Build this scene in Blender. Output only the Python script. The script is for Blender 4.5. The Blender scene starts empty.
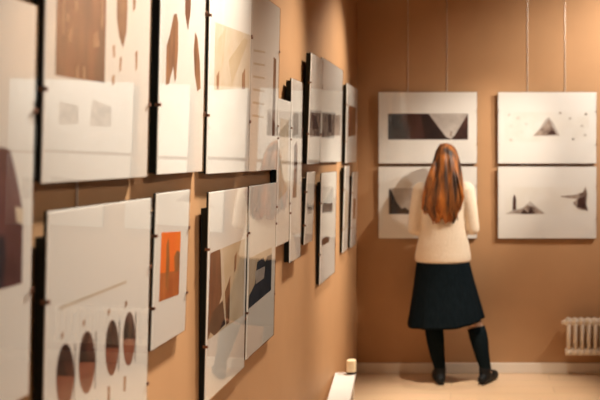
import bpy, bmesh, math, random
from mathutils import Vector, Matrix

S = bpy.context.scene
COL = S.collection
F = 833.0            # focal length in pixels of a 600 px wide frame (50 mm lens)
CX, CZ = 0.829, 1.60  # camera distance from the left wall, eye height
HX, HY = 470.0, 155.0  # vanishing point of the wall in the frame
YB = 6.114           # back wall
CEIL = 3.25
random.seed(4)

# ------------------------------------------------------------------ helpers
def srgb(r, g, b):
    f = lambda c: (c / 255) / 12.92 if c <= 10 else ((c / 255 + 0.055) / 1.055) ** 2.4
    return (f(r), f(g), f(b), 1)

def new_mat(name, col, rough=0.6, spec=0.4, metal=0.0):
    m = bpy.data.materials.new(name); m.use_nodes = True
    b = m.node_tree.nodes['Principled BSDF']
    b.inputs['Base Color'].default_value = col
    b.inputs['Roughness'].default_value = rough
    b.inputs['Specular IOR Level'].default_value = spec
    b.inputs['Metallic'].default_value = metal
    return m

def noisy(name, c1, c2, scale=(10, 10, 10), rough=0.7, spec=0.3, detail=4, lo=0.35, hi=0.65, bump=0.0, nscale=1.0):
    m = new_mat(name, c1, rough, spec)
    nt = m.node_tree; N = nt.nodes; L = nt.links
    b = N['Principled BSDF']
    tc = N.new('ShaderNodeTexCoord'); mp = N.new('ShaderNodeMapping')
    mp.inputs['Scale'].default_value = scale
    no = N.new('ShaderNodeTexNoise'); no.inputs['Scale'].default_value = nscale; no.inputs['Detail'].default_value = detail
    rp = N.new('ShaderNodeValToRGB')
    rp.color_ramp.elements[0].position = lo; rp.color_ramp.elements[0].color = c1
    rp.color_ramp.elements[1].position = hi; rp.color_ramp.elements[1].color = c2
    L.new(tc.outputs['Object'], mp.inputs['Vector']); L.new(mp.outputs['Vector'], no.inputs['Vector'])
    L.new(no.outputs['Fac'], rp.inputs['Fac']); L.new(rp.outputs['Color'], b.inputs['Base Color'])
    if bump:
        bp = N.new('ShaderNodeBump'); bp.inputs['Strength'].default_value = bump; bp.inputs['Distance'].default_value = 0.01
        L.new(no.outputs['Fac'], bp.inputs['Height']); L.new(bp.outputs['Normal'], b.inputs['Normal'])
    return m

def glass_mat():
    m = bpy.data.materials.new('picture_glass'); m.use_nodes = True
    nt = m.node_tree; N = nt.nodes; L = nt.links; N.clear()
    out = N.new('ShaderNodeOutputMaterial'); mx = N.new('ShaderNodeMixShader')
    tr = N.new('ShaderNodeBsdfTransparent'); gl = N.new('ShaderNodeBsdfGlossy'); gl.inputs['Roughness'].default_value = 0.012
    fr = N.new('ShaderNodeFresnel'); fr.inputs['IOR'].default_value = 1.7
    ge = N.new('ShaderNodeNewGeometry')
    def mth(op, a, b):
        n = N.new('ShaderNodeMath'); n.operation = op
        for k, v in enumerate((a, b)):
            if isinstance(v, (int, float)): n.inputs[k].default_value = v
            else: L.new(v, n.inputs[k])
        return n.outputs[0]
    r = fr.outputs['Fac']
    both = mth('DIVIDE', mth('MULTIPLY', r, 2.0), mth('ADD', r, 1.0))   # front and rear surface of the pane together
    fac = mth('MULTIPLY', both, mth('SUBTRACT', 1.0, ge.outputs['Backfacing']))
    L.new(fac, mx.inputs[0]); L.new(tr.outputs[0], mx.inputs[1]); L.new(gl.outputs[0], mx.inputs[2]); L.new(mx.outputs[0], out.inputs[0])
    return m

def link_mesh(name, bm, mats, parent=None, smooth=False):
    me = bpy.data.meshes.new(name); bm.normal_update(); bm.to_mesh(me); bm.free()
    o = bpy.data.objects.new(name, me); COL.objects.link(o)
    for m in (mats if isinstance(mats, (list, tuple)) else [mats]): me.materials.append(m)
    if parent: o.parent = parent
    if smooth:
        for p in me.polygons: p.use_smooth = True
    return o

def add_box(bm, x0, x1, y0, y1, z0, z1, mi=0):
    v = [bm.verts.new((x, y, z)) for x in (x0, x1) for y in (y0, y1) for z in (z0, z1)]
    for q in ((0, 1, 3, 2), (4, 6, 7, 5), (0, 4, 5, 1), (2, 3, 7, 6), (0, 2, 6, 4), (1, 5, 7, 3)):
        f = bm.faces.new([v[i] for i in q]); f.material_index = mi

def bx(x0, x1, y0, y1, z0, z1, bevel=0.0, seg=2):
    bm = bmesh.new(); add_box(bm, x0, x1, y0, y1, z0, z1)
    if bevel:
        bmesh.ops.bevel(bm, geom=list(bm.edges), offset=bevel, segments=seg, affect='EDGES', profile=0.5)
    return bm

def add_prism(bm, pts, y0, y1, mi=0):
    """polygon in local x,z extruded from y0 (rear) to y1 (front, smaller y)"""
    a = [bm.verts.new((x, y0, z)) for x, z in pts]; b = [bm.verts.new((x, y1, z)) for x, z in pts]
    n = len(pts); fs = [bm.faces.new(a), bm.faces.new(b[::-1])]
    for i in range(n): fs.append(bm.faces.new((a[i], b[i], b[(i + 1) % n], a[(i + 1) % n])))
    for f in fs: f.material_index = mi
    bmesh.ops.recalc_face_normals(bm, faces=fs)

def add_tube(bm, pts, rad, n=14, caps=True, sx=1.0):
    pts = [Vector(p) for p in pts]; rings = []
    for i, p in enumerate(pts):
        d = (pts[min(i + 1, len(pts) - 1)] - pts[max(i - 1, 0)]).normalized()
        ref = Vector((0, 1, 0)) if abs(d.y) < 0.9 else Vector((1, 0, 0))
        a = d.cross(ref).normalized(); b = a.cross(d).normalized()
        r = rad[i] if isinstance(rad, (list, tuple)) else rad
        rings.append([bm.verts.new(p + (a * math.cos(t) * sx + b * math.sin(t)) * r) for t in (2 * math.pi * k / n for k in range(n))])
    fs = []
    for r0, r1 in zip(rings, rings[1:]):
        for k in range(n): fs.append(bm.faces.new((r0[k], r0[(k + 1) % n], r1[(k + 1) % n], r1[k])))
    if caps: fs.append(bm.faces.new(rings[0])); fs.append(bm.faces.new(rings[-1]))
    bmesh.ops.recalc_face_normals(bm, faces=fs)

def add_ball(bm, c, r, s=(1, 1, 1), seg=16):
    r0 = bmesh.ops.create_uvsphere(bm, u_segments=seg, v_segments=seg // 2 + 2, radius=r)
    for v in r0['verts']: v.co = Vector((v.co.x * s[0], v.co.y * s[1], v.co.z * s[2])) + Vector(c)

def add_limb(bm, pts, rad):
    for p, r in zip(pts, rad): add_ball(bm, p, r)
    for i in range(len(pts) - 1): add_tube(bm, [pts[i], pts[i + 1]], [rad[i], rad[i + 1]])

def add_loft(bm, rings, n=40, cap=True, fn=None):
    """rings: (z, cx, cy, half width, half depth)"""
    R = []
    for j, (z, cx, cy, a, b) in enumerate(rings):
        row = []
        for k in range(n):
            t = 2 * math.pi * k / n
            m, dz = fn(t, j, z) if fn else (1, 0)
            row.append(bm.verts.new((cx + a * m * math.cos(t), cy + b * m * math.sin(t), z + dz)))
        R.append(row)
    fs = []
    for r0, r1 in zip(R, R[1:]):
        for k in range(n): fs.append(bm.faces.new((r0[k], r0[(k + 1) % n], r1[(k + 1) % n], r1[k])))
    if cap: fs.append(bm.faces.new(R[0])); fs.append(bm.faces.new(R[-1]))
    bmesh.ops.recalc_face_normals(bm, faces=fs)

def fuse(name, bm, voxel, smooth_it, mats, parent):
    """melt the overlapping closed shapes of bm into one continuous surface"""
    t = link_mesh(name + '_raw', bm, mats)
    r = t.modifiers.new('r', 'REMESH'); r.mode = 'VOXEL'; r.voxel_size = voxel
    s = t.modifiers.new('s', 'SMOOTH'); s.factor = 0.5; s.iterations = smooth_it
    dg = bpy.context.evaluated_depsgraph_get(); dg.update()
    me = bpy.data.meshes.new_from_object(t.evaluated_get(dg)); me.name = name
    bpy.data.objects.remove(t)
    o = bpy.data.objects.new(name, me); COL.objects.link(o); o.parent = parent
    if not me.materials:
        for m in (mats if isinstance(mats, (list, tuple)) else [mats]): me.materials.append(m)
    for p in me.polygons: p.use_smooth = True
    return o

def thing(name, label, cat, loc, rot=(0, 0, 0), group=None):
    o = bpy.data.objects.new(name, None); COL.objects.link(o)
    o.location = loc; o.rotation_euler = rot; o.empty_display_size = 0.1
    o['label'] = label; o['category'] = cat
    if group: o['group'] = group
    return o

def tag(o, label, cat, group=None):
    o['label'] = label; o['category'] = cat
    if group: o['group'] = group
    return o

def struct(name, bm, m, parent=None):
    o = link_mesh(name, bm, m, parent)
    if not parent: o['kind'] = 'structure'
    return o

# ---------------------------------------------------------------- materials
def wall_mat():
    m = noisy('ochre_wall_paint', (0.455, 0.255, 0.126, 1), (0.49, 0.275, 0.137, 1), (3, 3, 3), 0.62, 0.25, 3)
    nt = m.node_tree; N = nt.nodes; L = nt.links
    no = N.new('ShaderNodeTexNoise'); no.inputs['Scale'].default_value = 120; tc = N.new('ShaderNodeTexCoord')
    bp = N.new('ShaderNodeBump'); bp.inputs['Strength'].default_value = 0.05; bp.inputs['Distance'].default_value = 0.004
    L.new(tc.outputs['Object'], no.inputs['Vector']); L.new(no.outputs['Fac'], bp.inputs['Height'])
    L.new(bp.outputs['Normal'], N['Principled BSDF'].inputs['Normal'])
    return m
WALL = wall_mat()
CEILM = new_mat('ceiling_paint', (0.62, 0.5, 0.38, 1), 0.8)
TRIM = new_mat('white_skirting', (0.80, 0.72, 0.62, 1), 0.45)
def floor_mat():
    m = new_mat('pale_wood_floor', (0.66, 0.44, 0.26, 1), 0.3, 0.45)
    nt = m.node_tree; N = nt.nodes; L = nt.links; b = N['Principled BSDF']
    tc = N.new('ShaderNodeTexCoord'); br = N.new('ShaderNodeTexBrick')
    br.inputs['Scale'].default_value = 1.0; br.inputs['Brick Width'].default_value = 1.4; br.inputs['Row Height'].default_value = 0.16
    br.inputs['Mortar Size'].default_value = 0.0015
    br.inputs['Color1'].default_value = (0.78, 0.54, 0.34, 1); br.inputs['Color2'].default_value = (0.83, 0.59, 0.38, 1); br.inputs['Mortar'].default_value = (0.45, 0.28, 0.15, 1)
    mp = N.new('ShaderNodeMapping'); mp.inputs['Scale'].default_value = (1.5, 22, 1)
    no = N.new('ShaderNodeTexNoise'); no.inputs['Scale'].default_value = 2.0; no.inputs['Detail'].default_value = 5
    mx = N.new('ShaderNodeMix'); mx.data_type = 'RGBA'; mx.blend_type = 'MULTIPLY'; mx.inputs[0].default_value = 0.18
    L.new(tc.outputs['Object'], br.inputs['Vector']); L.new(tc.outputs['Object'], mp.inputs['Vector']); L.new(mp.outputs[0], no.inputs['Vector'])
    L.new(br.outputs['Color'], mx.inputs[6]); L.new(no.outputs['Color'], mx.inputs[7]); L.new(mx.outputs[2], b.inputs['Base Color'])
    return m
FLOOR = floor_mat()
BLACK = new_mat('black_frame_board', (0.008, 0.011, 0.011, 1), 0.6, 0.25)
MAT = new_mat('white_mat_board', (0.90, 0.875, 0.83, 1), 0.85, 0.1)
GLASS = glass_mat()
CLIP = new_mat('copper_clip', (0.30, 0.15, 0.10, 1), 0.4, 0.5, 0.8)
CORD = new_mat('steel_cord', (0.72, 0.62, 0.52, 1), 0.4, 0.5, 0.3)
INK = {
    'brown': noisy('print_brown', srgb(78, 42, 28), srgb(134, 80, 52), (16, 16, 5)),
    'figure': noisy('print_tan_figure', srgb(104, 62, 38), srgb(166, 114, 74), (30, 30, 8)),
    'streak': noisy('print_streak', srgb(190, 150, 118), srgb(150, 100, 70), (30, 30, 12)),
    'faint': noisy('print_faint', srgb(230, 214, 190), srgb(214, 192, 158), (9, 9, 6)),
    'pale': noisy('print_pale', srgb(234, 222, 204), srgb(226, 208, 182), (12, 12, 12)),
    'paper': noisy('print_paper', srgb(244, 241, 235), srgb(238, 233, 224), (9, 9, 9)),
    'umber': noisy('print_umber', srgb(92, 62, 54), srgb(64, 40, 36), (8, 8, 4)),
    'grey': noisy('print_grey', srgb(216, 208, 200), srgb(182, 172, 164), (8, 8, 8)),
    'smoke': noisy('print_smoke', srgb(92, 68, 58), srgb(186, 168, 154), (26, 26, 18)),
    'dark': noisy('print_dark', srgb(40, 26, 26), srgb(78, 48, 42), (9, 9, 9)),
    'black': noisy('print_black', srgb(26, 22, 24), srgb(52, 36, 32), (20, 20, 20)),
    'navy': noisy('print_navy', srgb(20, 28, 40), srgb(48, 50, 66), (14, 14, 14)),
    'mauve': noisy('print_mauve', srgb(74, 44, 48), srgb(128, 86, 84), (7, 7, 7)),
    'orange': noisy('print_orange', srgb(255, 112, 0), srgb(255, 134, 6), (9, 9, 4)),
    'rust': noisy('print_rust', srgb(176, 84, 26), srgb(214, 122, 50), (18, 18, 9)),
    'ash': noisy('print_ash', srgb(120, 84, 44), srgb(180, 104, 36), (30, 30, 12)),
    'text': noisy('print_text', srgb(208, 192, 172), srgb(226, 212, 192), (160, 160, 60)),
    'globe': noisy('print_globe', srgb(38, 24, 22), srgb(98, 58, 48), (7, 7, 14), lo=0.4, hi=0.62),
    'earth': noisy('print_earth', srgb(132, 76, 56), srgb(160, 100, 78), (10, 10, 20)),
}
IK = list(INK)

# ------------------------------------------------------------------ the room
T = 0.12
XR, YF = 4.6, -2.4
struct('floor', bx(-T, XR + T, YF - T, YB + T, -0.1, 0.0), FLOOR)
struct('ceiling', bx(-T, XR + T, YF - T, YB + T, CEIL, CEIL + 0.1), CEILM)
struct('wall_left', bx(-T, 0, YF - T, YB + T, 0, CEIL), WALL)
struct('wall_back', bx(0, XR, YB, YB + T, 0, CEIL), WALL)
struct('wall_right', bx(XR, XR + T, YF - T, YB + T, 0, CEIL), WALL)
struct('wall_front', bx(0, XR, YF - T, YF, 0, CEIL), WALL)
struct('baseboard_back', bx(0.0, XR, YB - 0.016, YB, 0, 0.076, 0.004), TRIM)

# ------------------------------------------------------------- picture frames
ST = 0.030     # usual distance of the glass from the wall
def Yat(px, s=ST): return F * (CX - s) / (HX - px)
def Zat(py, Y): return CZ - (py - HY) * Y / F
def Xat(px, Y): return CX + (px - HX) * Y / F

def clip_bm(side):
    """C-shaped clip gripping the side edge of the glass and board"""
    bm = bmesh.new(); a, b, t = -0.0165, -0.0312, 0.0018
    pr = [(0.0018, a), (-0.006, a), (-0.006, a - t + 0.0004), (0.0, a - t + 0.0004), (0.0, b + t), (-0.006, b + t), (-0.006, b), (0.0018, b)]
    lo = [bm.verts.new((x * side, y, -0.0042)) for x, y in pr]; hi = [bm.verts.new((x * side, y, 0.0042)) for x, y in pr]
    n = len(pr)
    bm.faces.new(lo); bm.faces.new(hi[::-1])
    for i in range(n): bm.faces.new((lo[i], hi[i], hi[(i + 1) % n], lo[(i + 1) % n]))
    bmesh.ops.recalc_face_normals(bm, faces=list(bm.faces))
    return bm

class Pic:
    def __init__(self, name, label, group, wall, a0, a1, zb, zt, lean=0.010, yaw=0.0, inset=0.05, off=0.001, bot=0.018):
        self.wall, self.zb = wall, zb
        self.w, self.h, self.mid = a1 - a0, zt - zb, (a0 + a1) / 2
        cut = 0.018 - bot; tilt = math.atan2(lean + cut, self.h); off -= cut
        if wall == 'left':
            # pivot so that the rear of the frame clears the wall when turned
            loc = (off + abs(math.sin(yaw)) * self.w / 2, self.mid, zb); rot = (tilt, 0, math.pi / 2 + yaw)
        else:
            loc = (self.mid, YB - off, zb); rot = (tilt, 0, 0)
        self.root = thing(name, label, 'picture', loc, rot, group)
        w, h = self.w, self.h
        bm = bx(-w / 2 + 0.003, w / 2 - 0.003, -0.018, 0, 0.003, h - inset)
        for v in bm.verts:
            if v.co.y > -0.01: v.co.y = -cut * (1 - v.co.z / h)
        link_mesh('hanging_frame', bm, BLACK, self.root)
        link_mesh('backing_board', bx(-w / 2, w / 2, -0.023, -0.018, 0, h), BLACK, self.root)
        link_mesh('mat_board', bx(-w / 2 + 0.001, w / 2 - 0.001, -0.0255, -0.023, 0.001, h - 0.001), MAT, self.root)
        link_mesh('glass', bx(-w / 2, w / 2, -0.0290, -0.0270, 0, h), GLASS, self.root)
        for sd in (-1, 1):
            for fz in (0.27, 0.73):
                c = link_mesh('clip', clip_bm(sd), CLIP, self.root)
                c.location = (sd * w / 2, 0, h * fz)
    def uv(self, px, py):
        if self.wall == 'left':
            Y = Yat(px); return (Y - self.mid, Zat(py, Y) - self.zb)
        Y = YB - 0.03; return (Xat(px, Y) - self.mid, Zat(py, Y) - self.zb)
    def prt(self, *layers, name='print'):
        """layers: (ink, [(px, py)...]) stacked front of the mat board, first one is the paper"""
        bm = bmesh.new(); used = []
        for i, (ink, pts) in enumerate(layers):
            if ink not in used: used.append(ink)
            q = [self.uv(*p) for p in pts]
            lim = self.w / 2 - 0.004
            q = [(max(-lim, min(lim, x)), max(0.004, min(self.h - 0.004, z))) for x, z in q]
            add_prism(bm, q, -0.0255, -0.0257 - 0.00012 * min(i, 9), used.index(ink))
        return link_mesh(name, bm, [INK[k] for k in used], self.root)

def oval(cx, cy, rx, ry, n=22, t0=0, t1=2 * math.pi):
    return [(cx + rx * math.cos(t0 + (t1 - t0) * k / n), cy + ry * math.sin(t0 + (t1 - t0) * k / n)) for k in range(n + (t1 - t0 < 6.2))]

def left_pic(name, label, group, x0, x1, yt, yb, zt=None, zb=None, xa=None, **k):
    """near edge x0, far edge x1, top and bottom measured at xa"""
    Y0, Y1 = Yat(x0), Yat(x1); Ya = Yat(x0 if xa is None else xa)
    return Pic(name, label, group, 'left', Y0, Y1, Zat(yb, Ya) if zb is None else zb, Zat(yt, Ya) if zt is None else zt, **k)

GU, GL = 'clip-framed pictures in the upper row of the long wall', 'clip-framed pictures in the lower row of the long wall'
# -- the near one, hung across both rows
p = Pic('framed_print', 'large frameless glass print with a mauve figure, cut by the left edge of the photo', GU, 'left', 1.02, Yat(30.5), 1.165, 1.872, lean=0.014)
p.prt(('mauve', [(-60, 175), (-30, 150), (0, 147), (7, 150), (12, 168), (17, 190), (21, 210), (21.5, 283), (0, 289), (-60, 300)]),
      ('pale', [(13, 206), (21.3, 208), (21, 224), (15, 222)]),
      ('navy', [(-60, 240), (3, 235), (5, 262), (2, 287), (-60, 299)]))
# -- upper row
ZU = 1.545
p = left_pic('framed_print', 'glass-fronted print with a brown photograph beside drawn spindle shapes, upper row', GU, 43.5, 144.5, 0, 183.5, zt=ZU + 0.66, lean=0.014, yaw=math.radians(-1.1))
p.prt(('brown', [(54.5, -120), (102, -120), (102, 82.5), (54.5, 75)]),
      ('streak', [(60.5, -60), (62, -60), (62, 34), (60.5, 34)]), ('streak', [(64, 14), (66, 12), (66.5, 20), (64.5, 22)]),
      ('streak', [(72, 2), (74, 0), (74.5, 8), (72.5, 12)]), ('streak', [(66, 30), (70, 26), (69, 44), (65, 40)]),
      ('streak', [(89, 34), (94, 30), (96, 46), (90, 48)]), ('streak', [(96, -20), (99, -20), (99, 30), (97, 24)]),
      ('streak', [(74, 66), (76, 64), (76.5, 78), (74, 77)]), ('streak', [(80, 66), (82, 66), (83, 79), (81, 79)]))
p.prt(('figure', [(112, -40), (122, -40), (122.5, 10), (122, 32), (119, 48), (115, 36), (112.5, 18)]), name='drawing')
p.prt(('figure', [(127, -30), (131, -30), (130, 8), (128, 12)]), name='drawing')
for q in ([(109, 46), (111, 44), (111.5, 56), (110, 58)], [(116, 58), (118, 56), (117.5, 70), (116, 72)], [(131, 52), (133, 50), (133, 68), (131.5, 71)], [(109, 76), (111.5, 74), (111.5, 84), (109, 85)]):
    p.prt(('streak', q), name='drawing')
p = left_pic('framed_print', 'glass-fronted print of three brown standing figures, second in the upper row', GU, 153, 203.2, 0, 174.5, zt=ZU + 0.66, lean=0.014, yaw=math.radians(1.9))
p.prt(('figure', [(168, 14), (171, 13), (173, 22), (173.5, 50), (172, 78), (170.5, 82), (168.5, 66), (164, 84), (160.5, 85), (160.5, 46), (164, 34)]), name='drawing')
p.prt(('brown', [(180, -20), (187, -20), (186.5, 12), (184, 30), (180.5, 14)]), name='drawing')
p.prt(('figure', [(192, 32), (195, 38), (198, 62), (199.5, 88), (196, 91), (192.5, 74), (191, 50)]), name='drawing')
p = left_pic('framed_print', 'glass-fronted print of a faint pale landscape, third in the upper row', GU, 207.4, 246.8, 0, 174, zt=ZU + 0.66, lean=0.014, yaw=math.radians(-1.2))
p.prt(('pale', [(213, 22), (246, 35), (246, 88), (213, 90)]), ('faint', [(215, 40), (223, 28), (221, 60), (217, 90), (214.5, 90)]), ('faint', [(226, 60), (240, 38), (244, 40), (230, 84)]),
      ('streak', [(215, 76), (217.5, 70), (217.5, 89), (215.5, 89)]), ('streak', [(239, 74), (241.5, 68), (242, 89), (239, 89)]))
p = left_pic('framed_print', 'glass-fronted sheet of text beside a narrow brown picture, last of the upper row group', GU, 249.5, 276, 0, 171.5, zt=ZU + 0.66, lean=0.014, yaw=math.radians(-0.8))
for k in range(6):
    y = 49 + 13 * k
    p.prt(('text', [(252, y), (263, y + 2.2), (263, y + 4.2), (252, y + 2.4)]), name='text_line')
p.prt(('brown', [(271, 57), (273.5, 59), (273.5, 136), (271, 136)]))
# -- lower row
p = left_pic('framed_print', 'glass-fronted sheet with four dark globes under a line of text', GL, 46, 149.5, 211, 0, zb=0.86, lean=0.007, bot=0.011)
p.prt(('text', [(60, 306.5), (127, 280), (127, 282.6), (60, 309.6)]), name='text_line')
for cx, cy, rx, ry in ((67, 376, 9, 33), (88.5, 362, 8.2, 31.5), (113.5, 347.5, 6.6, 28), (130.5, 338.5, 6, 27)):
    p.prt(('earth', oval(cx, cy, rx, ry)), ('globe', oval(cx, cy, rx - .2, ry - .5, 14, math.pi, 2 * math.pi)),
          ('black', [(cx - rx * .9, cy - ry * .05), (cx - rx * .55, cy - ry * .8), (cx - rx * .1, cy - ry * .3), (cx + rx * .2, cy)]), name='globe_print')
    p.prt(('dark', [(cx + rx, cy - ry - 1), (cx + rx + .9, cy - ry + 2), (cx + rx + .9, cy + ry * .85), (cx + rx + .2, cy + ry * .8)]), name='globe_stand')
    p.prt(('streak', [(cx - 5, cy - ry - 9), (cx - 3, cy - ry - 12), (cx - 2.4, cy - ry - 8), (cx - 4.6, cy - ry - 3)]), name='caption')
for x, y0, y1 in ((111.5, 386, 404), (127.3, 376, 391)):
    p.prt(('streak', [(x - 1.4, y0), (x + 1.2, y0), (x + .9, y1), (x - 1.2, y1)]), name='caption')
p = left_pic('small_framed_print', 'small glass-fronted portrait print with a bright orange picture', GL, 155, 188.5, 193, 351, lean=0.007, bot=0.011)
p.prt(('orange', [(161.5, 232), (181, 231), (181, 294), (161.5, 301.5)]), ('rust', [(161.5, 273), (181, 270), (181, 294), (161.5, 301.5)]),
      ('ash', [(167, 244), (169, 238), (170.5, 262), (170.5, 292), (167.5, 286)]), ('ash', [(175, 256), (178, 250), (180.8, 252), (180.8, 270), (176, 272)]))
p = left_pic('framed_print', 'glass-fronted print with a brown diagonal fold photograph, right of the orange one', GL, 208, 246.8, 192, 404, lean=0.007, bot=0.011)
p.prt(('faint', [(210.5, 253), (245, 238.5), (245, 315), (209.5, 340)]), ('brown', [(210.5, 253), (220, 249), (223, 270), (224, 290), (216, 322), (209.5, 340)]),
      ('pale', [(220.5, 249), (222.5, 248), (226, 284), (219, 330), (214, 334), (223, 296)]),
      ('dark', [(210, 330), (214, 312), (224, 300), (227, 324), (216, 335.5)]), ('figure', [(226, 292), (231, 276), (231, 322), (228, 325)]),
      ('figure', [(235, 256), (237, 252), (236.5, 268), (235, 272)]))
p = left_pic('framed_print', 'glass-fronted print with a dark navy photograph, right end of the lower row', GL, 248.6, 275.8, 186, 360, lean=0.007, bot=0.011)
p.prt(('faint', [(250, 258), (272.5, 247), (272.5, 290), (250, 309)]), ('navy', [(250, 309), (250.5, 296), (256, 284), (258, 262), (264, 257), (266, 262), (268, 256), (272.5, 254), (272.5, 290)]),
      ('grey', [(256, 271), (266, 266), (265, 278), (257, 284)]))
# -- the small group in the middle of the wall
GM = 'clip-framed pictures on the far half of the long wall'
p = left_pic('framed_print', 'narrow blank-looking glass-fronted sheet between the two rows of frames', GM, 276.6, 289.6, 98, 247, lean=0.010, inset=0.01)
p.prt(('pale', [(279, 118), (287.5, 120), (287.5, 190), (279, 200)]))
p = left_pic('framed_print', 'tall narrow glass-fronted print with a dark upright brown shape', GM, 290.2, 301, 78, 263, lean=0.010, inset=0.01)
p.prt(('brown', [(293.5, 146), (296, 141), (297, 150), (296.5, 197), (292.5, 198), (293.5, 170)]), ('dark', [(293.6, 148), (296, 143), (296, 165), (294, 168)]))
p.prt(('grey', [(292.5, 112), (297.5, 114), (297.5, 134), (292.5, 136)]))
p = left_pic('framed_print', 'narrow upper glass-fronted print with a smoky band, black side showing', GM, 308, 320, 52, 164, lean=0.020, inset=0.004)
p.prt(('smoke', [(309.5, 112), (319.5, 113), (319.5, 136), (309.5, 137)]), ('dark', [(311, 114), (315, 116), (318, 128), (312, 130)]))
p = left_pic('framed_print', 'wide upper glass-fronted print with a smoky band, beside the narrow one', GM, 321, 341.5, 57, 162.5, lean=0.012, inset=0.02)
p.prt(('smoke', [(322, 113), (340, 115), (340, 135), (322, 137)]), ('dark', [(327.5, 115), (330.5, 114), (331.5, 132), (328.5, 133)]))
p = left_pic('framed_print', 'far upper glass-fronted print nearest the room corner', GM, 346, 356.8, 83, 163, lean=0.010, inset=0.01)
p.prt(('figure', [(348, 105), (355.5, 108), (355.5, 135), (348, 137)]), ('brown', [(348.5, 114), (351, 106), (352, 130), (349, 136)]))
p = left_pic('small_framed_print', 'small lower glass-fronted print under the narrow smoky one', GM, 306.3, 314.2, 172, 245, lean=0.008, bot=0.010, inset=0.03)
p.prt(('smoke', [(308.3, 206), (312.5, 207), (312.5, 213), (308.3, 214)]))
p = left_pic('framed_print', 'tall lower glass-fronted print with two small smoky pictures and wide black side', GM, 321.2, 336, 173, 285, lean=0.006, inset=0.05, bot=0.012)
p.prt(('smoke', [(323, 203), (333, 203), (333, 211), (323, 213)]))
p.prt(('dark', [(322.5, 240), (327, 236), (330.5, 237), (330, 242), (323, 246)]))
p = left_pic('framed_print', 'narrow lower glass-fronted print, second from the room corner', GM, 344.2, 349, 166, 253, lean=0.008, bot=0.010, inset=0.01)
p.prt(('pale', [(345.5, 190), (348, 191), (348, 228), (345.5, 230)]))
p = left_pic('framed_print', 'lower glass-fronted print nearest the room corner', GM, 352, 357.3, 172, 248, lean=0.008, bot=0.010, inset=0.03)
p.prt(('figure', [(353.5, 198), (356, 199), (356, 218), (353.5, 219)]))

# -- back wall
GB = 'landscape clip-framed pictures on the back wall'
Yw = YB - 0.03
def back_pic(label, x0, x1, yt, yb, **k):
    return Pic('landscape_print', label, GB, 'back', Xat(x0, Yw), Xat(x1, Yw), Zat(yb, Yw), Zat(yt, Yw), lean=0.006, inset=0.02, **k)
p = back_pic('landscape print with a dark band and white V, above the woman\'s head', 378.5, 477, 92, 163.5)
p.prt(('dark', [(388, 113.5), (468, 113.5), (468, 139.5), (388, 139.5)]), ('black', [(388.5, 114), (401, 114), (406, 139), (388.5, 139)]),
      ('umber', [(408, 116), (421, 115), (424, 139), (408, 139)]), ('black', [(421, 116), (428, 114), (446, 139), (426, 139)]),
      ('grey', [(428.5, 113.6), (468, 113.6), (455, 135), (451, 139), (446, 137)]), ('dark', [(453, 139.4), (467.9, 116), (467.9, 139.4)]), ('smoke', [(449.5, 136), (450.5, 131), (452, 131), (452, 137)]))
p = back_pic('landscape print with a dark peak, behind the woman\'s shoulder', 378.5, 477, 166.5, 238.5)
p.prt(('grey', [(388.5, 188), (468, 188), (468, 214), (388.5, 214)]), ('black', [(389, 189), (391, 190), (397, 203), (402, 209), (405, 207), (408, 210), (414, 207), (430, 211), (448, 205), (467, 196), (467.8, 214), (389, 214)]))
p = back_pic('upper pale landscape print with a small dark pyramid among scattered dots', 498, 596.5, 92, 163.5)
p.prt(('paper', [(505, 112), (589, 112), (589, 142), (505, 142)]), ('grey', [(533, 136), (540, 128), (546, 119), (549, 117), (554, 124), (560, 136)]),
      ('smoke', [(535, 135), (541, 129), (546, 124), (549, 119), (552, 126), (557, 134.5), (547, 135.5)]), ('dark', [(547, 134.5), (552, 130), (556.5, 134.5)]))
for x, y in ((518, 118), (526, 124), (521.5, 132.5), (511, 139.5), (509, 115), (570, 118.5), (582, 126), (585, 135), (573, 139), (586, 114), (511, 126), (560, 113)):
    p.prt(('smoke', oval(x, y, 1.5, 1.3, 8)), name='print_dot')
p = back_pic('lower pale landscape print with a tower and a jagged dark tree', 498, 596.5, 166.5, 238.5)
p.prt(('paper', [(505, 187), (589, 187), (589, 215), (505, 215)]), ('grey', [(505.5, 214), (512, 210), (522, 208), (530, 201), (538, 208), (546, 214)]),
      ('smoke', [(508, 213), (516, 211), (522, 209), (527, 205), (534, 207), (544, 213.5)]), ('dark', [(512.5, 210), (513, 198), (514.5, 194), (516, 199), (516.2, 210)]),
      ('dark', [(520, 214), (524, 209), (528, 213), (531, 208), (535, 214)]),
      ('smoke', [(561, 196), (574, 195), (583, 192), (585.5, 186), (587, 192), (586.5, 204), (588, 211), (578, 209), (573, 203), (577, 199), (561, 197)]), ('dark', [(578, 199), (585, 196), (585.5, 209), (577, 207)]))
# third column, just outside the frame, mirrored in the glass of the long wall
p = back_pic('upper landscape print beyond the edge of the photo, mirrored in the side glass', 618, 716.5, 92, 163.5)
p.prt(('smoke', [(640, 118), (660, 110), (662, 138), (640, 138)])); p.prt(('smoke', [(674, 118), (694, 114), (694, 138), (674, 136)]))
p = back_pic('lower landscape print beyond the edge of the photo, mirrored in the side glass', 618, 716.5, 166.5, 238.5)
p.prt(('smoke', [(636, 195), (700, 190), (700, 212), (636, 213)]))

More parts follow.
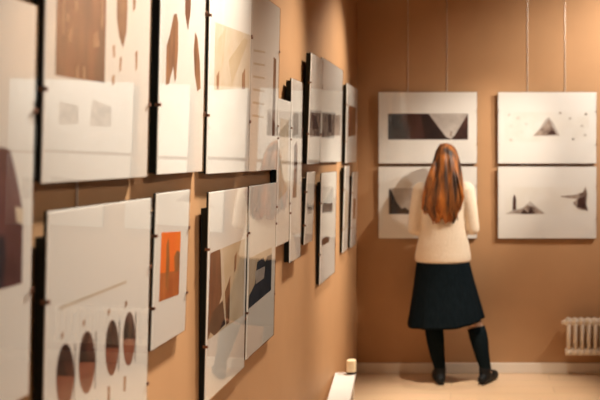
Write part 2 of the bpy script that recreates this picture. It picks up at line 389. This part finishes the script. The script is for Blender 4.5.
# hanging cords
def cord(x, y, z0, label, grp):
    bm = bmesh.new(); add_tube(bm, [(0, 0, 0), (0, 0, CEIL - z0)], 0.0022, 8)
    o = link_mesh('hanging_cord', bm, CORD); o.location = (x, y, z0); tag(o, label, 'cord', grp)
ordw = ('first', 'second', 'third', 'fourth')
for px, lab in ((408, 'thin pale cord holding the prints behind the woman, on its outer side'), (447, 'thin pale cord running down the wall above the woman\'s head'),
                (527.5, 'thin pale cord over the scattered-dots print, the one nearer the woman'), (565, 'thin pale cord over the scattered-dots print, the one farther from the woman')):
    cord(Xat(px, YB), YB - 0.0035, 1.3, lab, 'hanging cords on the back wall')
cord(0.004, F * (CX - .004) / (HX - 77), 1.15, 'thin cord seen in the gap above the four-globes sheet', 'hanging cords on the long wall')

# ------------------------------------------------------------------ radiator
RAD = new_mat('cream_radiator_enamel', (0.80, 0.70, 0.58, 1), 0.35)
yr = YB - 0.10
xr0 = Xat(566, yr - .05); zt, zb = 0.425, 0.155
r = thing('mounted_radiator', 'cream cast-iron column radiator mounted low on the brown wall', 'radiator', (xr0, yr, 0))
pitch = 0.0475
for k in range(14):
    x = pitch * (k + .5)
    bm = bmesh.new()
    for yy in (-0.035, 0.035):
        add_tube(bm, [(x, yy, zb + .03), (x, yy, zt - .03)], [0.0125, 0.0125], 12)
    add_ball(bm, (x, 0, zt - .022), 0.024, (1.0, 2.4, 1.0)); add_ball(bm, (x, 0, zb + .03), 0.026, (1.0, 2.3, 1.15))
    link_mesh('section', bm, RAD, r, True)
bm = bmesh.new(); add_tube(bm, [(-.004, -.012, zt - .028), (.0, -.012, zt - .028), (pitch * 14, -.012, zt - .028), (pitch * 14 + .004, -.012, zt - .028)], [.016, .027, .027, .016], 14); link_mesh('header_pipe', bm, RAD, r, True)
bm = bmesh.new(); add_tube(bm, [(0, -.02, zb + .03), (pitch * 14, -.02, zb + .03)], .026, 14); link_mesh('footer_pipe', bm, RAD, r, True)
bm = bmesh.new(); add_tube(bm, [(-.03, -.02, zt - .03), (-.012, -.02, zt - .028), (.004, -.02, zt - .026)], [.012, .017, .017], 10); link_mesh('end_plug', bm, RAD, r, True)
for x in (pitch * 3, pitch * 11):
    link_mesh('bracket', bx(x - .009, x + .009, 0.03, 0.0995, zt - .06, zt - .05), RAD, r)

# ------------------------------------------- low white bench along the wall
WHITE = new_mat('white_lacquer', (0.86, 0.83, 0.80, 1), 0.4)
L0, W0 = 1.5, 0.125
ang = math.radians(4.8)
b = thing('low_bench', 'narrow low white bench standing against the foot of the long wall', 'bench', (0.066, 5.10, 0), (0, 0, ang))
link_mesh('bench_top', bx(-W0 / 2, W0 / 2, -L0, 0, 0.240, 0.270, 0.005), WHITE, b)
for y in (-.06, -L0 + .06):
    for x in (-W0 / 2 + .02, W0 / 2 - .02):
        link_mesh('leg', bx(x - .013, x + .013, y - .013, y + .013, 0, 0.2398, 0.003), WHITE, b)
CREAM = new_mat('cream_wax', (0.95, 0.80, 0.55, 1), 0.5)
DK = new_mat('dark_base', (0.03, 0.015, 0.01, 1), 0.5)
c = thing('candle', 'small cream cylinder on a dark base at the far end of the white bench', 'candle', (0.108, 5.063, 0.2705))
bm = bmesh.new(); add_loft(bm, [(0, 0, 0, .022, .022), (.004, 0, 0, .03, .03), (.014, 0, 0, .031, .031)], 24); link_mesh('dish', bm, DK, c, True)
bm = bmesh.new(); add_loft(bm, [(.0142, 0, 0, .029, .029), (.08, 0, 0, .029, .029), (.084, 0, 0, .026, .026), (.082, 0, 0, .015, .015)], 24); link_mesh('wax', bm, CREAM, c)

# -------------------------------------------------------------------- woman
PX, PY, PS = 445.0, 5.846, 142.5
def lx(px): return (px - PX) / PS
def lz(py): return (383 - py) / PS
SKIN = noisy('skin', (0.68, 0.40, 0.26, 1), (0.72, 0.44, 0.29, 1), (9, 9, 9), 0.5, 0.4)
KNIT = noisy('cream_knit', (0.82, 0.68, 0.52, 1), (0.88, 0.75, 0.60, 1), (160, 160, 60), 0.9, 0.1, bump=0.5)
NAVY = noisy('navy_wool', (0.004, 0.008, 0.011, 1), (0.007, 0.012, 0.016, 1), (60, 60, 20), 0.9, 0.06)
SOCK = noisy('black_knit', (0.004, 0.008, 0.010, 1), (0.007, 0.012, 0.015, 1), (90, 90, 90), 0.9, 0.06)
SHOE = new_mat('black_leather', (0.008, 0.009, 0.010, 1), 0.55, 0.2)
HAIR = noisy('auburn_hair', srgb(56, 35, 22), srgb(182, 108, 44), (26, 26, 3.0), 0.45, 0.4, 5, 0.38, 0.66, 0.5)
EYE = new_mat('eye', (0.05, 0.04, 0.03, 1), 0.2)
LIP = new_mat('lips', (0.5, 0.16, 0.13, 1), 0.5)
w = thing('person', 'woman in a cream sweater and dark skirt standing with her back turned, looking at prints', 'person', (CX + (PX - HX) / PS, PY, 0))

SH = {-1: (-0.178, 0.0, 1.355), 1: (0.158, 0.0, 1.355)}
EL = {-1: (-0.218, -0.005, 1.085), 1: (0.197, -0.005, 1.085)}
WR = {-1: (-0.105, 0.155, 1.045), 1: (0.085, 0.158, 1.085)}
HIP = {-1: (-0.09, 0.0, 0.84), 1: (0.075, 0.0, 0.84)}
KN = {-1: (-0.086, 0.03, 0.44), 1: (0.205, 0.03, 0.44)}
CA = {-1: (-0.066, 0.0, 0.29), 1: (0.244, 0.0, 0.29)}
AN = {-1: (-0.037, 0.0, 0.085), 1: (0.282, 0.0, 0.085)}
TOE = {-1: (-0.066, 0.165, 0.022), 1: (0.345, 0.125, 0.022)}
bm = bmesh.new()
add_loft(bm, [(.76, -.012, 0, .10, .08), (.84, -.012, 0, .165, .115), (.92, -.012, 0, .155, .11), (1.02, -.012, .005, .125, .09), (1.12, -.012, .01, .13, .095),
              (1.24, -.012, .005, .15, .10), (1.33, -.010, 0, .15, .085), (1.385, -.008, 0, .10, .065), (1.42, -.004, .0, .055, .055)], 36)
add_limb(bm, [(-.004, 0, 1.38), (0, .012, 1.49)], [.052, .048])
add_ball(bm, (.002, .02, 1.575), .1, (.76, .93, 1.03), 24); add_ball(bm, (.002, .055, 1.515), .06, (.85, .85, .85))
add_ball(bm, (.002, .112, 1.556), .0135, (.8, 1.1, 1.6))                # nose
for s in (-1, 1):
    add_ball(bm, (.002 + s * .076, .02, 1.56), .026, (.35, .7, 1.1))   # ears
    add_limb(bm, [(SH[s][0] * .88, 0, 1.345), EL[s], WR[s]], [.044, .034, .027])
    add_limb(bm, [HIP[s], tuple((a + c) / 2 for a, c in zip(HIP[s], KN[s])), KN[s], CA[s], AN[s]], [.085, .072, .052, .05, .034])
    add_limb(bm, [AN[s], tuple(a * .4 + c * .6 for a, c in zip((AN[s][0], .0, .035), TOE[s])), TOE[s]], [.034, .03, .022])
    # hand: palm, four unequal curled fingers, thumb
    P = Vector(WR[s]); d = Vector((-s * .97, .16, -.08)).normalized(); side = Vector((0, 0, 1)); n = d.cross(side).normalized() * s
    side = n.cross(d).normalized() * (1 if n.cross(d).z > 0 else -1)
    for t in (-.024, -.008, .008, .024):
        add_limb(bm, [P, P + d * .045 + side * t * .8, P + d * .085 + side * t], [.020, .016, .0125])
    inn = Vector((0, -1, 0)) - d * (-d.y); inn = (Vector((-s * .35, -.8, -.1))).normalized()
    for t, ln in ((.027, .068), (.009, .078), (-.009, .072), (-.027, .056)):
        a = P + d * .085 + side * t; b1 = a + (d * .92 + inn * .3).normalized() * ln * .45
        b2 = b1 + (d * .55 + inn * .75).normalized() * ln * .32; b3 = b2 + (d * .1 + inn).normalized() * ln * .23
        add_limb(bm, [a, b1, b2, b3], [.0092, .0082, .0076, .0065])
    a = P + d * .022 + side * .02; b1 = a + (d * .6 + side * .8).normalized() * .035; b2 = b1 + (d * .95 + side * .2).normalized() * .03
    add_limb(bm, [a, b1, b2], [.013, .0105, .0085])
body = fuse('body', bm, 0.0055, 4, SKIN, w)
for s in (-1, 1):
    bm = bmesh.new(); add_ball(bm, (.002 + s * .032, .102, 1.578), .0095, (1, .7, .7)); link_mesh('eye', bm, EYE, w, True)
bm = bmesh.new(); add_ball(bm, (.002, .104, 1.513), .02, (1.1, .35, .35)); link_mesh('mouth', bm, LIP, w, True)

# sweater
bm = bmesh.new()
add_loft(bm, [(.853, -.014, 0, .188, .135), (.862, -.014, 0, .197, .142), (.90, -.014, 0, .196, .142), (.98, -.014, .0, .182, .132), (1.08, -.012, .002, .155, .115), (1.18, -.012, .002, .146, .112),
              (1.28, -.011, .0, .154, .112), (1.345, -.010, -.002, .162, .10), (1.385, -.008, 0, .12, .085), (1.415, -.004, .002, .075, .070), (1.43, -.002, .004, .062, .060)], 44)
for s in (-1, 1):
    E = Vector(EL[s]); Wd = Vector(WR[s]); Wc = E.lerp(Wd, .93)
    up = Vector(SH[s]).lerp(E, .5)
    add_limb(bm, [(SH[s][0] * .93, 0, 1.35), up, E, E.lerp(Wc, .5), Wc], [.062, .052, .046, .046, .036])
fuse('sweater', bm, 0.008, 5, KNIT, w)

# skirt, A-line with soft folds
def folds(t, j, z):
    k = max(0.0, min(1.0, (.84 - z) / .43))
    return (1 + k * (.028 * math.sin(9 * t + .6) + .018 * math.sin(15 * t + 2)), k * (.010 * math.cos(t) + .034 * max(0, math.cos(t)) ** 2))
bm = bmesh.new()
rg = [(.90, -.014, 0, .165, .118), (.86, -.014, 0, .184, .132), (.80, -.012, 0, .196, .145), (.70, -.008, .002, .214, .158), (.60, -.003, .004, .233, .172), (.50, .002, .006, .252, .187), (.43, .004, .008, .266, .198), (.412, .004, .008, .268, .2),
      (.416, .004, .008, .262, .194), (.50, .002, .006, .246, .181), (.70, -.008, .002, .208, .152), (.88, -.014, 0, .165, .118)]
add_loft(bm, rg, 90, False, folds)
link_mesh('skirt', bm, NAVY, w, True)

for s in (-1, 1):
    bm = bmesh.new()
    top = Vector(KN[s]).lerp(Vector(CA[s]), .12 if s < 0 else .36)
    c1 = Vector(CA[s]); a1 = Vector(AN[s]); m1 = c1.lerp(a1, .5)
    add_tube(bm, [top, top.lerp(c1, .5), c1, m1, a1 + Vector((0, 0, .03)), a1], [.063, .065, .062, .050, .041, .040], 24)
    link_mesh('knee_sock', bm, SOCK, w, True)
    # shoe
    bm = bmesh.new()
    A = Vector((AN[s][0], AN[s][1], 0)); Tt = Vector((TOE[s][0], TOE[s][1], 0)); dd = (Tt - A).normalized()
    heel = A - dd * .045
    add_limb(bm, [heel + Vector((0, 0, .034)), A + Vector((0, 0, .042)), A.lerp(Tt, .6) + Vector((0, 0, .034)), Tt + Vector((0, 0, .026)), Tt + dd * .025 + Vector((0, 0, .02))], [.034, .040, .043, .036, .022])
    add_limb(bm, [A + Vector((0, 0, .045)), A + Vector((0, 0, .10))], [.042, .044])
    o = fuse('shoe', bm, 0.006, 3, SHOE, w)
    for v in o.data.vertices: v.co.z = max(v.co.z, 0.0005)
# hair
def locks(t, j, z):
    k = min(1, j / 4)
    tip = max(0, (j - 8) / 2)
    return (1 + k * (.035 * math.sin(7 * t + 1 + z * 9) + .03 * math.sin(16 * t + z * 14) + .015 * math.sin(31 * t)), tip * .03 * math.sin(6 * t + 1.0))
rows = [(143, 444, 447, .014, .014), (144.2, 440, 451, .012, .045), (147, 438, 454.5, .008, .082), (152, 435.6, 457, .002, .1), (160, 433.5, 459, -.022, .105), (170, 431.5, 461, -.038, .098),
        (180, 429, 462, -.062, .086), (190, 424.5, 462.5, -.085, .07), (199, 423, 462.5, -.102, .056), (206, 426, 461, -.11, .046), (212, 430.5, 458.5, -.116, .034), (216, 435, 455, -.12, .02)]
bm = bmesh.new(); add_loft(bm, [(lz(py), lx((a + b) / 2), yc, (b - a) / 2 / PS, d) for py, a, b, yc, d in rows], 96, True, locks)
hr = random.Random(11)
for q in range(26):
    x1 = 424 + 38 * (q + hr.random()) / 26
    ye = 221 - abs(x1 - 443) * .35 + hr.uniform(-8, 5); r0 = hr.uniform(.010, .017); dy = hr.uniform(-.012, .012)
    x0 = 446 + (x1 - 446) * .8; x2 = x1 + hr.uniform(-3.5, 3.5) - (x1 - 443) * .12; b0 = hr.uniform(-2, 2)
    yb = -.150 + .0019 * abs(x1 - 443) + dy
    add_tube(bm, [(lx(446 + (x1 - 446) * .42), -.060 + dy, lz(158)), (lx(446 + (x1 - 446) * .62), -.098 + dy, lz(168)), (lx(x0), -.122 + dy, lz(180)), (lx(x1 + b0), yb + .004, lz(196)), (lx(x1 - b0), yb, lz(208)), (lx((x1 + x2) / 2 + b0 * .6), yb, lz(ye - 5)), (lx(x2), yb + .002, lz(ye))], [r0 * .3, r0 * .8, r0, r0, r0 * .9, r0 * .55, .0015], 10)
link_mesh('hair', bm, HAIR, w, True)

# ------------------------------------------------------------------- lights
WARM = (1.0, 0.89, 0.74)
def spot(loc, aim, energy, size, blend=0.6, rad=0.05, col=WARM):
    l = bpy.data.lights.new('spot', 'SPOT'); l.energy = energy; l.spot_size = math.radians(size); l.spot_blend = blend; l.shadow_soft_size = rad; l.color = col
    o = bpy.data.objects.new('track_or_fill_spot', l); COL.objects.link(o); o.location = loc
    o.rotation_euler = (Vector(aim) - Vector(loc)).to_track_quat('-Z', 'Y').to_euler()
spot((0.66, 3.2, 3.2), (0.0, 1.2, 0.70), 520, 68, 1.0, 0.06)
spot((0.66, 4.4, 3.2), (0.0, 2.9, 0.15), 290, 57, 1.0, 0.06)
spot((0.70, 5.7, 3.2), (0.0, 4.5, 0.60), 240, 66, 1.0, 0.03)
spot((2.2, 5.15, 3.1), (0.0, 5.05, 1.0), 380, 31, 1.0, 0.05)  # added lamp, no known fitting: brightens the left wall near the corner
spot((2.3, 4.5, 3.15), (0.72, YB, 1.38), 240, 30, 1.0, 0.04)
spot((3.0, 4.9, 3.15), (1.95, YB, 2.10), 310, 64, 1.0, 0.04, (1.0, 0.92, 0.81))
spot((0.95, 4.4, 3.2), (0.95, 5.35, 0), 350, 34, 0.8, 0.05)  # made-up downlight, put in to brighten the floor by the back wall
spot((2.6, 1.3, 3.1), (0, 2.55, 0.65), 95, 58, 1.0, 0.15)  # added soft fill from the right, lifts the lower frames on the left wall
W = bpy.data.worlds.new('world'); S.world = W; W.use_nodes = True
W.node_tree.nodes['Background'].inputs[0].default_value = (0.4, 0.3, 0.2, 1); W.node_tree.nodes['Background'].inputs[1].default_value = 0.03

# ------------------------------------------------------------------- camera
cam = bpy.data.cameras.new('camera'); co = bpy.data.objects.new('camera', cam); COL.objects.link(co)
cam.sensor_width = 36; cam.lens = F * 36 / 600
co.location = (CX, 0, CZ); co.rotation_euler = (math.pi / 2, 0, 0)
cam.shift_x = (300 - HX) / 600; cam.shift_y = -(200 - HY) / 600
cam.dof.use_dof = True; cam.dof.focus_distance = 3.0; cam.dof.aperture_fstop = 2.8
cam.clip_start = 0.05
S.camera = co
S.view_settings.view_transform = 'Standard'; S.view_settings.look = 'None'; S.view_settings.gamma = 1; S.view_settings.exposure = 0.40
S.view_settings.use_curve_mapping = False
S.cycles.max_bounces = 8; S.cycles.transparent_max_bounces = 16
